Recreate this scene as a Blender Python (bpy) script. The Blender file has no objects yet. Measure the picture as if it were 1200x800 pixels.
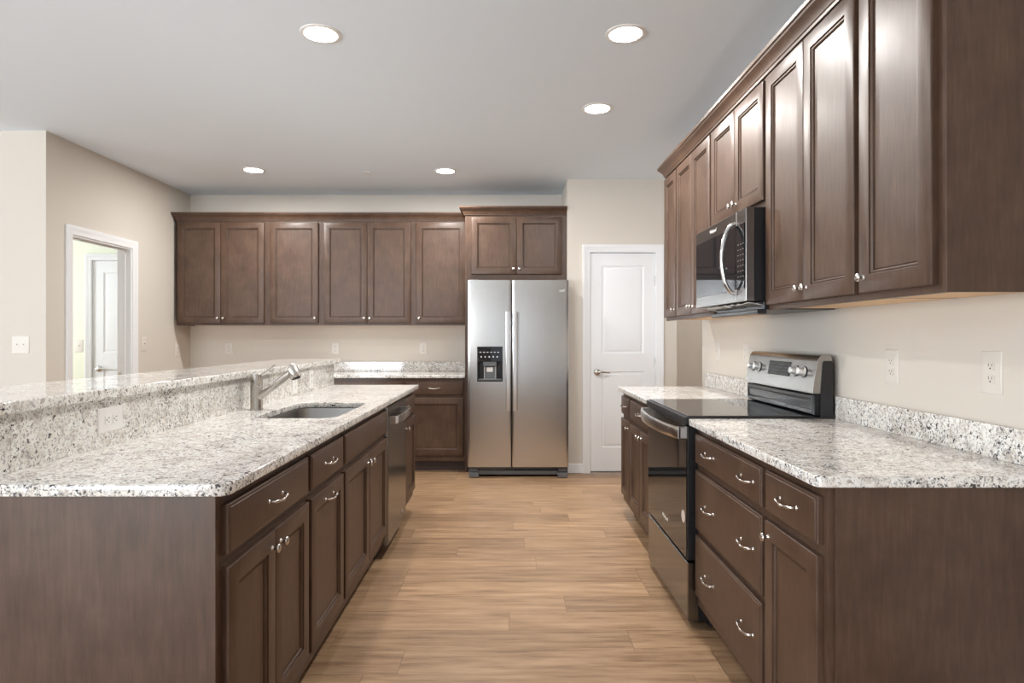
import bpy, bmesh, math, random
from math import pi, sin, cos, radians
from mathutils import Vector, Matrix, Euler

random.seed(4)
S = bpy.context.scene
C = S.collection

# ------------------------------------------------------------------ camera
CAMZ = 1.268
cam_d = bpy.data.cameras.new('camera'); cam_d.sensor_width = 36.0; cam_d.lens = 740 * 36 / 1200
cam_d.shift_x = 3 / 1200; cam_d.shift_y = -5 / 1200; cam_d.clip_start = 0.05
cam = bpy.data.objects.new('camera', cam_d); C.objects.link(cam)
cam.location = (0, 0, CAMZ); cam.rotation_euler = (pi / 2, 0, 0)
S.camera = cam

# ------------------------------------------------------------------ exposure, sky, daylight
S.view_settings.view_transform = 'Standard'; S.view_settings.look = 'None'
S.view_settings.exposure = 0.70; S.view_settings.gamma = 1.0; S.view_settings.use_curve_mapping = False
S.cycles.max_bounces = 10; S.cycles.diffuse_bounces = 6; S.cycles.glossy_bounces = 5
S.cycles.use_denoising = True
S.cycles.sample_clamp_indirect = 6.0
S.cycles.caustics_reflective = False; S.cycles.caustics_refractive = False

W = bpy.data.worlds.new('sky'); S.world = W; W.use_nodes = True
bg = W.node_tree.nodes['Background']; bg.inputs[0].default_value = (0.80, 0.88, 1.0, 1); bg.inputs[1].default_value = 1.0

def area(name, loc, rot, sx, sy, power, col=(1, 1, 1), spread=180):
    l = bpy.data.lights.new(name, 'AREA'); l.shape = 'RECTANGLE'; l.size = sx; l.size_y = sy
    l.energy = power; l.color = col; l.spread = radians(spread)
    o = bpy.data.objects.new(name, l); C.objects.link(o); o.location = loc; o.rotation_euler = rot
    return o

# daylight standing in the real window openings behind the camera and in the living room on the left
WIN_REAR = [(-6.1, -5.1, 0.9, 2.2), (-4.2, -2.6, 0.05, 2.3), (-0.50, 0.40, 0.05, 2.2)]      # x0,x1,z0,z1 in the rear wall
WIN_LEFT = [(-2.9, -0.7, 0.5, 2.3), (0.1, 2.0, 0.5, 2.3)]                                  # y0,y1,z0,z1 in the left wall
REAR_Y, LEFT_X = -3.6, -7.2
DAY = (0.88, 0.945, 1.0)
DAYP = 50
UP = radians(38)      # window lights tipped upwards, an added tilt that brightens the ceiling
for (a, b, c, d), f in zip(WIN_REAR, (0.10, 1.35)):
    area('daylight', ((a + b) / 2, REAR_Y - 0.55, (c + d) / 2), (pi / 2 + UP, 0, 0), b - a, d - c, f * DAYP * (b - a) * (d - c), DAY)
for (a, b, c, d), f in zip(WIN_LEFT, (1.1, 0.55)):
    area('daylight', (LEFT_X - 0.55, (a + b) / 2, (c + d) / 2), (pi / 2 + UP, 0, -pi / 2), b - a, d - c, f * DAYP * (b - a) * (d - c), DAY)
area('passage_fill', (2.25, 6.1, 2.7), (0, 0, 0), 0.3, 0.3, 13, (1, 0.97, 0.97))  # added unseen fill lamp, brightens the passage wall
HALL_WIN = (5.0, 5.9, 0.9, 2.2)
area('daylight', (-5.78, 5.45, 1.55), (pi / 2, 0, -pi / 2), 0.9, 1.3, 36, (0.93, 0.97, 1.0))
LAMP_W = 16
LAMP_COL = (1.0, 0.97, 0.93)

# ------------------------------------------------------------------ materials
def mat(name, col=(0.5, 0.5, 0.5), rough=0.5, metal=0.0, spec=0.5, coat=0.0, emit=None, estr=0.0):
    m = bpy.data.materials.new(name); m.use_nodes = True
    b = m.node_tree.nodes['Principled BSDF']
    b.inputs['Base Color'].default_value = (*col, 1); b.inputs['Roughness'].default_value = rough
    b.inputs['Metallic'].default_value = metal; b.inputs['Specular IOR Level'].default_value = spec
    b.inputs['Coat Weight'].default_value = coat; b.inputs['Coat Roughness'].default_value = 0.1
    if emit: b.inputs['Emission Color'].default_value = (*emit, 1); b.inputs['Emission Strength'].default_value = estr
    return m

class NT:
    def __init__(s, m): s.m = m; s.t = m.node_tree; s.b = s.t.nodes['Principled BSDF']
    def n(s, kind, **kw):
        x = s.t.nodes.new(kind)
        for k, v in kw.items():
            if k.startswith('i_'): x.inputs[k[2:].replace('_', ' ')].default_value = v
            else: setattr(x, k, v)
        return x
    def l(s, a, b): s.t.links.new(a, b)
    def math(s, op, a, b=None, c=None):
        x = s.t.nodes.new('ShaderNodeMath'); x.operation = op
        for i, v in enumerate((a, b, c)):
            if v is None: continue
            if isinstance(v, (int, float)): x.inputs[i].default_value = v
            else: s.l(v, x.inputs[i])
        return x.outputs[0]
    def coord(s, which='Object', scale=(1, 1, 1)):
        if which == 'Position': o = s.n('ShaderNodeNewGeometry').outputs['Position']
        else: o = s.n('ShaderNodeTexCoord').outputs[which]
        mp = s.n('ShaderNodeMapping'); mp.inputs['Scale'].default_value = scale
        s.l(o, mp.inputs['Vector']); return mp.outputs[0]
    def noise(s, vec, scale, detail=4, rough=0.5, w=None):
        x = s.n('ShaderNodeTexNoise'); x.inputs['Scale'].default_value = scale
        x.inputs['Detail'].default_value = detail; x.inputs['Roughness'].default_value = rough
        if w is not None: x.noise_dimensions = '4D'; s.l(w, x.inputs['W'])
        s.l(vec, x.inputs['Vector']); return x.outputs['Fac']
    def ramp(s, fac, stops, mode='LINEAR'):
        x = s.n('ShaderNodeValToRGB'); x.color_ramp.interpolation = mode
        e = x.color_ramp.elements
        while len(e) < len(stops): e.new(0.5)
        for k, (p, c) in enumerate(stops):
            e[k].position = p
            e[k].color = (*c, 1) if isinstance(c, (tuple, list)) else (c, c, c, 1)
        s.l(fac, x.inputs[0]); return x.outputs[0]
    def mix(s, fac, a, b, mode='MIX'):
        x = s.n('ShaderNodeMix', data_type='RGBA', blend_type=mode)
        if isinstance(fac, (int, float)): x.inputs[0].default_value = fac
        else: s.l(fac, x.inputs[0])
        for i, v in ((6, a), (7, b)):
            if isinstance(v, (tuple, list)): x.inputs[i].default_value = (*v, 1)
            else: s.l(v, x.inputs[i])
        return x.outputs[2]
    def bump(s, h, strength, dist=0.001):
        x = s.n('ShaderNodeBump'); x.inputs['Strength'].default_value = strength; x.inputs['Distance'].default_value = dist
        s.l(h, x.inputs['Height']); s.l(x.outputs[0], s.b.inputs['Normal'])

def m_wood():
    m = mat('stained maple', rough=0.4, spec=0.42); t = NT(m)
    rnd = t.math('MULTIPLY', t.n('ShaderNodeObjectInfo').outputs['Random'], 30.0)
    v = t.coord('Object')
    blot = t.noise(v, 7.0, 4, 0.6, rnd)
    vg = t.coord('Object', (9, 9, 0.9))
    grain = t.noise(vg, 9.0, 5, 0.6, rnd)
    fine = t.noise(t.coord('Object', (220, 220, 14)), 1.0, 2, 0.6, rnd)
    f = t.math('ADD', t.math('MULTIPLY', blot, 0.45), t.math('ADD', t.math('MULTIPLY', grain, 0.4), t.math('MULTIPLY', fine, 0.15)))
    col = t.ramp(f, [(0.34, (0.050, 0.0255, 0.0145)), (0.5, (0.077, 0.042, 0.026)), (0.66, (0.112, 0.065, 0.042))])
    t.l(col, t.b.inputs['Base Color'])
    t.l(t.ramp(blot, [(0.3, 0.37), (0.7, 0.46)]), t.b.inputs['Roughness'])
    t.bump(fine, 0.12, 0.0006)
    return m

def m_granite():
    m = mat('white speckled granite', rough=0.09, spec=0.5); t = NT(m)
    v = t.coord('Position')
    dis = t.n('ShaderNodeTexNoise', i_Scale=22.0, i_Detail=3.0); t.l(v, dis.inputs['Vector'])
    vd = t.mix(0.035, v, dis.outputs['Color'])
    def vor(vec, scale):
        x = t.n('ShaderNodeTexVoronoi', i_Scale=scale); t.l(vec, x.inputs['Vector']); return x
    base = t.ramp(t.noise(v, 30, 5, 0.65), [(0.33, (0.54, 0.49, 0.44)), (0.45, (0.76, 0.73, 0.68)), (0.6, (0.88, 0.87, 0.84))])
    grey = t.ramp(t.noise(vd, 110, 4, 0.7), [(0.53, 0.0), (0.58, 1.0)])
    col = t.mix(t.math('MULTIPLY', grey, 0.72), base, (0.27, 0.26, 0.26))
    rust = t.ramp(t.noise(vd, 55, 3, 0.6), [(0.64, 0.0), (0.70, 1.0)])
    col = t.mix(t.math('MULTIPLY', rust, 0.55), col, (0.42, 0.27, 0.19))
    # dark grains: more of them inside drifting clusters
    clus = t.noise(v, 5.5, 4, 0.6)
    thr = t.ramp(clus, [(0.40, 0.0), (0.64, 1.0)])
    dk = t.noise(vd, 140, 3, 0.65)
    dark = t.math('GREATER_THAN', t.math('ADD', dk, t.math('MULTIPLY', thr, 0.10)), 0.652)
    col = t.mix(t.math('MULTIPLY', dark, 0.88), col, (0.045, 0.045, 0.055))
    dk2 = t.noise(v, 62, 2, 0.5)
    dark2 = t.math('GREATER_THAN', t.math('ADD', dk2, t.math('MULTIPLY', thr, 0.06)), 0.69)
    col = t.mix(t.math('MULTIPLY', dark2, 0.93), col, (0.03, 0.028, 0.035))
    # veins
    vn = t.noise(t.coord('Position', (1, 1.4, 1.2)), 2.3, 8, 0.72)
    ve = t.ramp(t.math('ABSOLUTE', t.math('SUBTRACT', vn, 0.5)), [(0.0, 1.0), (0.012, 0.0)])
    mask = t.ramp(t.noise(v, 1.7, 2, 0.5), [(0.5, 0.0), (0.62, 1.0)])
    vein = t.math('MULTIPLY', t.math('MULTIPLY', ve, mask), t.ramp(dk, [(0.4, 0.0), (0.55, 1.0)]))
    col = t.mix(t.math('MULTIPLY', vein, 0.8), col, (0.06, 0.06, 0.07))
    t.l(col, t.b.inputs['Base Color'])
    return m

def m_floor():
    m = mat('oak plank flooring', rough=0.4, spec=0.35); t = NT(m)
    v = t.coord('Position')
    sp = t.n('ShaderNodeSeparateXYZ'); t.l(v, sp.inputs[0]); X, Y = sp.outputs[0], sp.outputs[1]
    PW, PL = 0.18, 1.24
    ry = t.math('DIVIDE', t.math('ADD', Y, 20.126), PW); row = t.math('FLOOR', ry); fy = t.math('FRACT', ry)
    wn = t.n('ShaderNodeTexWhiteNoise', noise_dimensions='1D'); t.l(row, wn.inputs['W'])
    rx = t.math('ADD', t.math('DIVIDE', t.math('ADD', X, 30.0), PL), wn.outputs['Value']); colm = t.math('FLOOR', rx); fx = t.math('FRACT', rx)
    cb = t.n('ShaderNodeCombineXYZ'); t.l(row, cb.inputs[0]); t.l(colm, cb.inputs[1])
    w2 = t.n('ShaderNodeTexWhiteNoise', noise_dimensions='3D'); t.l(cb.outputs[0], w2.inputs['Vector'])
    pid = w2.outputs['Value']
    pw = t.math('MULTIPLY', pid, 37.0)
    g1 = t.noise(t.coord('Position', (0.9, 9.0, 1)), 3.2, 6, 0.62, pw)
    g2 = t.noise(t.coord('Position', (3.0, 90.0, 1)), 2.4, 4, 0.6, pw)
    f = t.math('ADD', t.math('MULTIPLY', g1, 0.72), t.math('MULTIPLY', g2, 0.28))
    c = t.ramp(f, [(0.34, (0.18, 0.103, 0.057)), (0.47, (0.335, 0.208, 0.119)), (0.62, (0.455, 0.30, 0.182))])
    tint = t.ramp(pid, [(0.0, (0.76, 0.74, 0.72)), (0.5, (0.98, 0.97, 0.96)), (1.0, (1.09, 1.08, 1.06))])
    c = t.mix(1.0, c, tint, 'MULTIPLY')
    ex = t.math('LESS_THAN', t.math('MINIMUM', t.math('MULTIPLY', fx, PL), t.math('MULTIPLY', t.math('SUBTRACT', 1.0, fx), PL)), 0.0014)
    ey = t.math('LESS_THAN', t.math('MINIMUM', t.math('MULTIPLY', fy, PW), t.math('MULTIPLY', t.math('SUBTRACT', 1.0, fy), PW)), 0.0012)
    e = t.math('MAXIMUM', ex, ey)
    c = t.mix(t.math('MULTIPLY', e, 0.6), c, (0.13, 0.075, 0.045))
    t.l(c, t.b.inputs['Base Color'])
    t.l(t.ramp(g2, [(0.3, 0.34), (0.7, 0.46)]), t.b.inputs['Roughness'])
    t.bump(t.math('SUBTRACT', t.math('MULTIPLY', g2, 0.3), e), 0.25, 0.0008)
    return m

def m_paint(name, col, rough=0.85):
    m = mat(name, col, rough, spec=0.2); t = NT(m)
    t.bump(t.noise(t.coord('Position'), 260, 2, 0.5), 0.06, 0.0005)
    return m

def m_steel(name, col, rough=0.26, vertical=True, amt=0.012):
    m = mat(name, col, rough, 1.0); t = NT(m)
    sc = (3.2, 3.2, 0.25) if vertical else (0.4, 0.4, 6)
    t.bump(t.noise(t.coord('Object', sc), 1.0, 2, 0.5), 0.3, 0.004)
    t.b.inputs['Anisotropic'].default_value = 0.5
    return m

WOOD = m_wood(); GRAN = m_granite(); FLOOR = m_floor()
WALL = m_paint('cream wall paint', (0.635, 0.59, 0.53))
HALLP = m_paint('pale green hall paint', (0.79, 0.81, 0.68))
CEIL = m_paint('ceiling paint', (0.81, 0.89, 0.975), 0.9)
TRIM = m_paint('white trim paint', (0.80, 0.81, 0.83), 0.4)
MAPLE = mat('raw maple ply', (0.72, 0.47, 0.25), 0.5)
KICK = mat('toe kick dark stain', (0.05, 0.030, 0.022), 0.5)
STEEL = m_steel('brushed stainless steel', (0.58, 0.575, 0.565), 0.22)
STEELH = m_steel('polished handle steel', (0.76, 0.75, 0.74), 0.17, True, 0.02)
DSTEEL = m_steel('dark stainless steel', (0.25, 0.24, 0.23), 0.22)
SINKM = m_steel('sink steel', (0.34, 0.33, 0.315), 0.30, False)
NICK = mat('satin nickel', (0.62, 0.59, 0.56), 0.24, 1.0)
FAUC = mat('spot resist nickel', (0.56, 0.53, 0.49), 0.27, 1.0)
BLACK = mat('black plastic', (0.012, 0.012, 0.014), 0.35)
GLASS = mat('black glass', (0.010, 0.010, 0.012), 0.035, spec=0.42)
TOPG = mat('glass cooktop', (0.012, 0.012, 0.014), 0.03, spec=1.0)
GREYP = mat('grey plastic', (0.13, 0.14, 0.15), 0.4)
FRSIDE = mat('grey painted steel', (0.10, 0.10, 0.105), 0.4)
PLATE = mat('white plastic', (0.84, 0.83, 0.81), 0.3)
DISP = mat('control display', (0.012, 0.012, 0.013), 0.35, spec=0.2)
FAINT = mat('faint legend print', (0.16, 0.15, 0.14), 0.6)
ALMOND = mat('wall plate plastic', (0.68, 0.64, 0.585), 0.4)
RISER = mat('black enamel', (0.010, 0.010, 0.011), 0.16, spec=0.3)
MSTEEL = m_steel('warm grey stainless steel', (0.34, 0.325, 0.305), 0.24)
SLOT = mat('dark slots', (0.03, 0.03, 0.03), 0.6)
FILM = mat('protective film', (0.55, 0.54, 0.52), 0.25, 0.4)
CHROME = mat('bright knob metal', (0.80, 0.79, 0.77), 0.3, 0.5)
PRINT = mat('pale print', (0.75, 0.73, 0.70), 0.5)
DARKP = mat('dark print', (0.07, 0.07, 0.07), 0.5)
LAMP = mat('lamp diffuser', (0.9, 0.9, 0.9), 0.5, emit=(1.0, 0.97, 0.93), estr=14.0)
STICK = mat('paper sticker', (0.62, 0.55, 0.50), 0.5)
WGLASS = mat('window glass', (1, 1, 1), 0.0)
_t = WGLASS.node_tree; _o = [n for n in _t.nodes if n.type == 'OUTPUT_MATERIAL'][0]
_m = _t.nodes.new('ShaderNodeMixShader'); _m.inputs[0].default_value = 0.06
_t.links.new(_t.nodes.new('ShaderNodeBsdfTransparent').outputs[0], _m.inputs[1])
_g = _t.nodes.new('ShaderNodeBsdfGlossy'); _g.inputs['Roughness'].default_value = 0.0
_t.links.new(_g.outputs[0], _m.inputs[2]); _t.links.new(_m.outputs[0], _o.inputs['Surface'])

# ------------------------------------------------------------------ mesh helpers
def box(bm, x0, x1, y0, y1, z0, z1):
    v = [bm.verts.new(p) for p in ((x0, y0, z0), (x1, y0, z0), (x1, y1, z0), (x0, y1, z0), (x0, y0, z1), (x1, y0, z1), (x1, y1, z1), (x0, y1, z1))]
    for f in ((0, 3, 2, 1), (4, 5, 6, 7), (0, 1, 5, 4), (1, 2, 6, 5), (2, 3, 7, 6), (3, 0, 4, 7)): bm.faces.new([v[i] for i in f])
    return bm
def B(*a):
    bm = bmesh.new()
    if a: box(bm, *a)
    return bm
def loft(bm, rings, cap0=True, cap1=True, close=True):
    R = [[bm.verts.new(p) for p in r] for r in rings]; n = len(R[0])
    for a, b in zip(R[:-1], R[1:]):
        for i in range(n if close else n - 1):
            j = (i + 1) % n; bm.faces.new((a[i], a[j], b[j], b[i]))
    if cap0: bm.faces.new(R[0][::-1])
    if cap1: bm.faces.new(R[-1])
    return bm
def tube(bm, pts, rad, n=12, flat=None):
    """round tube along a path; rad one value or a list; flat=(a,b) gives a rectangular-ish ellipse"""
    pts = [Vector(p) for p in pts]; rings = []
    if isinstance(rad, (int, float)): rad = [rad] * len(pts)
    up = None
    for i, p in enumerate(pts):
        d = (pts[min(i + 1, len(pts) - 1)] - pts[max(i - 1, 0)]).normalized()
        if up is None: up = Vector((0, 0, 1)) if abs(d.z) < 0.9 else Vector((0, 1, 0))
        s = d.cross(up).normalized(); u = s.cross(d).normalized(); up = u
        a, b = (rad[i], rad[i]) if flat is None else (rad[i] * flat[0], rad[i] * flat[1])
        rings.append([p + s * (cos(2 * pi * k / n) * a) + u * (sin(2 * pi * k / n) * b) for k in range(n)])
    return loft(bm, rings)
def lathe(bm, prof, n=24, axis='z', org=(0, 0, 0), cap=True):
    """prof: (radius, height)"""
    o = Vector(org); rings = []
    for r, h in prof:
        ring = []
        for k in range(n):
            a = 2 * pi * k / n; c, s = r * cos(a), r * sin(a)
            ring.append(o + (Vector((c, s, h)) if axis == 'z' else Vector((c, -h, s)) if axis == '-y' else Vector((h, c, s))))
        rings.append(ring)
    return loft(bm, rings, cap, cap)
def spline(pts, k=6):
    P = [Vector(p) for p in pts]; P = [2 * P[0] - P[1]] + P + [2 * P[-1] - P[-2]]; out = []
    for i in range(1, len(P) - 2):
        for j in range(k):
            t = j / k; a, b, c, d = P[i - 1:i + 3]
            out.append(0.5 * ((2 * b) + (c - a) * t + (2 * a - 5 * b + 4 * c - d) * t * t + (3 * b - a - 3 * c + d) * t ** 3))
    out.append(P[-2]); return out
def to_mesh(name, bm, m, smooth=40):
    bmesh.ops.recalc_face_normals(bm, faces=bm.faces)
    me = bpy.data.meshes.new(name); bm.to_mesh(me); bm.free(); me.materials.append(m)
    me.polygons.foreach_set('use_smooth', [True] * len(me.polygons)); me.set_sharp_from_angle(angle=radians(smooth))
    return me
def obj(name, bm, m, parent=None, loc=(0, 0, 0), bevel=0.0, seg=2, smooth=40):
    me = to_mesh(name, bm, m, smooth) if isinstance(bm, bmesh.types.BMesh) else bm
    o = bpy.data.objects.new(name, me); C.objects.link(o); o.location = loc
    if parent: o.parent = parent
    if bevel:
        b = o.modifiers.new('edge', 'BEVEL'); b.width = bevel; b.segments = seg; b.limit_method = 'ANGLE'; b.angle_limit = radians(50); b.harden_normals = True
    return o
def tag(o, label, cat, group=None):
    o['label'] = label; o['category'] = cat
    if group: o['group'] = group
    return o
def thing(name, label, cat, loc=(0, 0, 0), rz=0.0, group=None):
    o = bpy.data.objects.new(name, None); C.objects.link(o); o.location = loc; o.rotation_euler = (0, 0, rz); o.empty_display_size = 0.1
    return tag(o, label, cat, group)
def struct(name, bm, m, **k):
    o = obj(name, bm, m, **k); o['kind'] = 'structure'; return o
def text_mesh(s, size, m, shear=0.0, ext=0.0004):
    c = bpy.data.curves.new('t', 'FONT'); c.body = s; c.size = size; c.extrude = ext; c.shear = shear; c.align_x = 'CENTER'; c.align_y = 'CENTER'
    o = bpy.data.objects.new('t', c); C.objects.link(o)
    bpy.context.view_layer.update()
    me = bpy.data.meshes.new_from_object(o.evaluated_get(bpy.context.evaluated_depsgraph_get()))
    bpy.data.objects.remove(o); me.transform(Matrix.Rotation(pi / 2, 4, 'X')); me.materials.clear(); me.materials.append(m)
    return me
def rrect(x0, x1, y0, y1, r, n=6, which=(1, 1, 1, 1)):
    """counter-clockwise from the lower-left; which corners are rounded"""
    out = []
    for k, (cx, cy, sx, sy, a0) in enumerate(((x0, y0, 1, 1, pi), (x1, y0, -1, 1, 1.5 * pi), (x1, y1, -1, -1, 0), (x0, y1, 1, -1, 0.5 * pi))):
        if not which[k]: out.append((cx, cy)); continue
        for i in range(n + 1):
            a = a0 + (pi / 2) * i / n; out.append((cx + sx * r + r * cos(a), cy + sy * r + r * sin(a)))
    return out
def slab(name, outline, holes, z0, z1, m, bev=0.004):
    c = bpy.data.curves.new('s', 'CURVE'); c.dimensions = '2D'; c.fill_mode = 'BOTH'
    c.extrude = (z1 - z0) / 2 - bev; c.bevel_depth = bev; c.bevel_resolution = 2; c.offset = -bev
    for L in [outline] + holes:
        sp = c.splines.new('POLY'); sp.points.add(len(L) - 1); sp.use_cyclic_u = True
        for p, q in zip(sp.points, L): p.co = (q[0], q[1], 0, 1)
    o = bpy.data.objects.new('s', c); C.objects.link(o); bpy.context.view_layer.update()
    me = bpy.data.meshes.new_from_object(o.evaluated_get(bpy.context.evaluated_depsgraph_get())); bpy.data.objects.remove(o)
    me.transform(Matrix.Translation((0, 0, (z0 + z1) / 2))); me.materials.clear(); me.materials.append(m)
    me.polygons.foreach_set('use_smooth', [True] * len(me.polygons)); me.set_sharp_from_angle(angle=radians(50))
    o = bpy.data.objects.new(name, me); C.objects.link(o); return o

# ------------------------------------------------------------------ the room shell
H = 2.743
XR, YB, YD, XS, YF = 1.435, 6.55, 5.90, -3.31, 4.51     # right wall, back wall, door wall, side wall, facing wall on the left
struct('floor', B(LEFT_X - 0.2, 3.2, REAR_Y - 0.2, 7.9, -0.1, 0.0), FLOOR)
struct('ceiling', B(LEFT_X - 0.2, 3.2, REAR_Y - 0.2, 7.9, H, H + 0.1), CEIL)
def wall_x(name, x0, x1, y0, y1, holes, m=WALL):
    """wall running along x, openings (x0,x1,z0,z1)"""
    bm = B(); x = x0
    for a, b, c, d in sorted(holes):
        box(bm, x, a, y0, y1, 0, H); box(bm, a, b, y0, y1, d, H)
        if c > 0: box(bm, a, b, y0, y1, 0, c)
        x = b
    box(bm, x, x1, y0, y1, 0, H); return struct(name, bm, m)
def wall_y(name, x0, x1, y0, y1, holes, m=WALL):
    bm = B(); y = y0
    for a, b, c, d in sorted(holes):
        box(bm, x0, x1, y, a, 0, H); box(bm, x0, x1, a, b, d, H)
        if c > 0: box(bm, x0, x1, a, b, 0, c)
        y = b
    box(bm, x0, x1, y, y1, 0, H); return struct(name, bm, m)
wall_x('wall_back', XS - 0.12, 0.66, YB, YB + 0.12, [])
wall_y('wall_alcove', 0.54, 0.66, YD + 0.12, YB, [])
PD = (0.752, 1.370, 2.063)                              # pantry door opening
wall_x('wall_pantry', 0.54, 1.563, YD, YD + 0.12, [(PD[0], PD[1], 0, PD[2])])
wall_y('wall_pantry_return', 1.443, 1.563, YD + 0.12, 7.6, [])
wall_x('wall_shading', 0.85, XR, -0.75, -0.63, [])  # unseen wall added to keep rear daylight off the right end panels
wall_y('wall_right', XR, XR + 0.12, REAR_Y, 4.70, [])
wall_x('wall_passage_near', XR + 0.12, 3.0, 4.58, 4.70, [])
wall_y('wall_passage_right', 3.0, 3.12, 4.58, 7.72, [])
wall_x('wall_passage_far', 1.443, 3.0, 7.6, 7.72, [])
SD = (4.775, 5.535, 2.045)                              # doorway in the side wall
wall_y('wall_side', XS - 0.12, XS, YF + 0.12, YB, [(SD[0], SD[1], 0, SD[2])])
wall_x('wall_left', LEFT_X, XS, YF, YF + 0.12, [])
wall_x('wall_rear', LEFT_X, XR, REAR_Y - 0.12, REAR_Y, WIN_REAR)
wall_y('wall_far_left', LEFT_X - 0.12, LEFT_X, REAR_Y, YF + 0.12, WIN_LEFT)
HD = (-4.235, -3.535, 2.05)                             # door in the hall beyond
wall_x('wall_hall_back', -5.62, XS - 0.12, 6.40, 6.52, [(HD[0], HD[1], 0, HD[2])], HALLP)
wall_y('wall_hall_left', -5.74, -5.62, YF + 0.12, 6.52, [HALL_WIN], HALLP)

def window(i, axis, a, b, c, d, at):
    """white frame with a cross bar set into a wall opening"""
    bm = B(); w = 0.06
    def bar(u0, u1, z0, z1):
        if axis == 'x': box(bm, u0, u1, at - 0.04, at + 0.02, z0, z1)
        else: box(bm, at - 0.04, at + 0.02, u0, u1, z0, z1)
    bar(a, a + w, c, d); bar(b - w, b, c, d); bar(a + w, b - w, c, c + w); bar(a + w, b - w, d - w, d)
    n = max(1, round((b - a) / 1.0))
    for k in range(1, n): u = a + (b - a) * k / n; bar(u - 0.035, u + 0.035, c + w, d - w)
    o = struct('window_%d' % i, bm, TRIM)
    g = B()
    if axis == 'x': box(g, a + w, b - w, at - 0.012, at - 0.008, c + w, d - w)
    else: box(g, at - 0.012, at - 0.008, a + w, b - w, c + w, d - w)
    obj('window_pane', g, WGLASS, o)
for i, (a, b, c, d) in enumerate(WIN_REAR): window(i + 1, 'x', a, b, c, d, REAR_Y - 0.06)
for i, (a, b, c, d) in enumerate(WIN_LEFT): window(i + 4, 'y', a, b, c, d, LEFT_X - 0.06)
window(6, 'y', *HALL_WIN, -5.68)

def baseboard(name, x0, x1, y0, y1):
    return struct(name, B(x0, x1, y0, y1, 0, 0.088), TRIM, bevel=0.004)
baseboard('baseboard_pantry', 0.542, 0.698, YD - 0.013, YD)
baseboard('baseboard_pantry_right', 1.432, 1.563, YD - 0.013, YD)
baseboard('baseboard_side_near', XS, XS + 0.013, YF, 4.705)
baseboard('baseboard_side_far', XS, XS + 0.013, 5.608, YB)
baseboard('baseboard_back', XS + 0.013, -1.84, YB - 0.013, YB)
baseboard('baseboard_left', LEFT_X, XS, YF - 0.013, YF)
baseboard('baseboard_passage', 1.58, 2.98, 7.587, 7.6)
baseboard('baseboard_hall', -5.6, HD[0] - 0.075, 6.387, 6.4)

# casing around a doorway in a wall along x (local), profile with a back band
def casing(name, w, h, cw=0.068, t=0.018):
    """returns bmesh: opening from x=0..w, z=0..h, projecting to -y"""
    bm = B()
    prof = [(0.0, 0.0), (0.0, -t * 0.55), (cw * 0.12, -t * 0.7), (cw * 0.62, -t * 0.8), (cw * 0.72, -t), (cw, -t), (cw, 0.0)]
    path = [(0, 0, -1, 0), (0, h, -1, 1), (w, h, 1, 1), (w, 0, 1, 0)]
    rings = [[(x + dx * u, y, z + dz * u) for u, y in prof] for x, z, dx, dz in path]
    loft(bm, rings); return bm
def two_panel_leaf(bm, w, h, t=0.035, y0=0.0):
    """two-panel hollow door with recessed mouldings; front face at y0"""
    sw, top, mid0, mid1, bot = 0.105, 0.115, 0.93, 1.10, 0.22
    if h < 1.9: raise ValueError
    zs = [(bot, mid0), (mid1, h - top)]
    def ring(x0, x1, z0, z1, i, y): return [(x0 + i, y, z0 + i), (x1 - i, y, z0 + i), (x1 - i, y, z1 - i), (x0 + i, y, z1 - i)]
    box(bm, 0, sw, y0, y0 + t, 0, h); box(bm, w - sw, w, y0, y0 + t, 0, h)
    box(bm, sw, w - sw, y0, y0 + t, 0, bot); box(bm, sw, w - sw, y0, y0 + t, mid0, mid1); box(bm, sw, w - sw, y0, y0 + t, h - top, h)
    for z0, z1 in zs:
        loft(bm, [ring(sw, w - sw, z0, z1, i, y0 + y) for i, y in ((0, 0), (0.006, 0.007), (0.020, 0.009), (0.030, 0.003), (0.036, 0.002))], cap0=False)
    return bm
def lever(parent, x, z, side):
    o = obj('door_lever', lathe(B(), [(0.0, 0.0), (0.031, 0.0), (0.031, 0.006), (0.026, 0.012), (0.013, 0.016), (0.012, 0.045), (0.0, 0.047)], 24, '-y', (x, 0, z), False), NICK, parent)
    p = spline([(x, -0.042, z), (x + side * 0.03, -0.047, z + 0.003), (x + side * 0.07, -0.045, z), (x + side * 0.112, -0.040, z - 0.004)])
    obj('lever_arm', tube(B(), p, [0.0085 - 0.003 * i / len(p) for i in range(len(p))], 10, (1, 1.2)), NICK, o)
    return o
def hinge(parent, x, z):
    bm = B(x - 0.004, x + 0.010, -0.003, 0.0, z - 0.045, z + 0.045); lathe(bm, [(0.0055, -0.045), (0.0055, 0.045)], 10, 'z', (x + 0.001, -0.006, z))
    obj('hinge', bm, NICK, parent)

# pantry door in the wall right of the refrigerator
d = bpy.data.objects.new('door_1', None); C.objects.link(d); d.location = (PD[0], YD, 0); d['kind'] = 'structure'
w = PD[1] - PD[0]
obj('door_casing', casing('c', w, PD[2]), TRIM, d)
bm = B(0, 0.004, 0.0, 0.12, 0, PD[2]); box(bm, w - 0.004, w, 0, 0.12, 0, PD[2]); box(bm, 0.004, w - 0.004, 0, 0.12, PD[2] - 0.004, PD[2]); box(bm, 0.0, w, 0.05, 0.12, 0.0, 0.008)
obj('door_jamb', bm, TRIM, d)
leaf = obj('door_leaf', two_panel_leaf(B(), w - 0.014, 2.035), TRIM, d, (0.007, 0.012, 0.016), smooth=25)
lever(leaf, 0.062, 0.925, 1); hinge(leaf, w - 0.014, 1.78); hinge(leaf, w - 0.014, 1.02); hinge(leaf, w - 0.014, 0.24)

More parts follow.
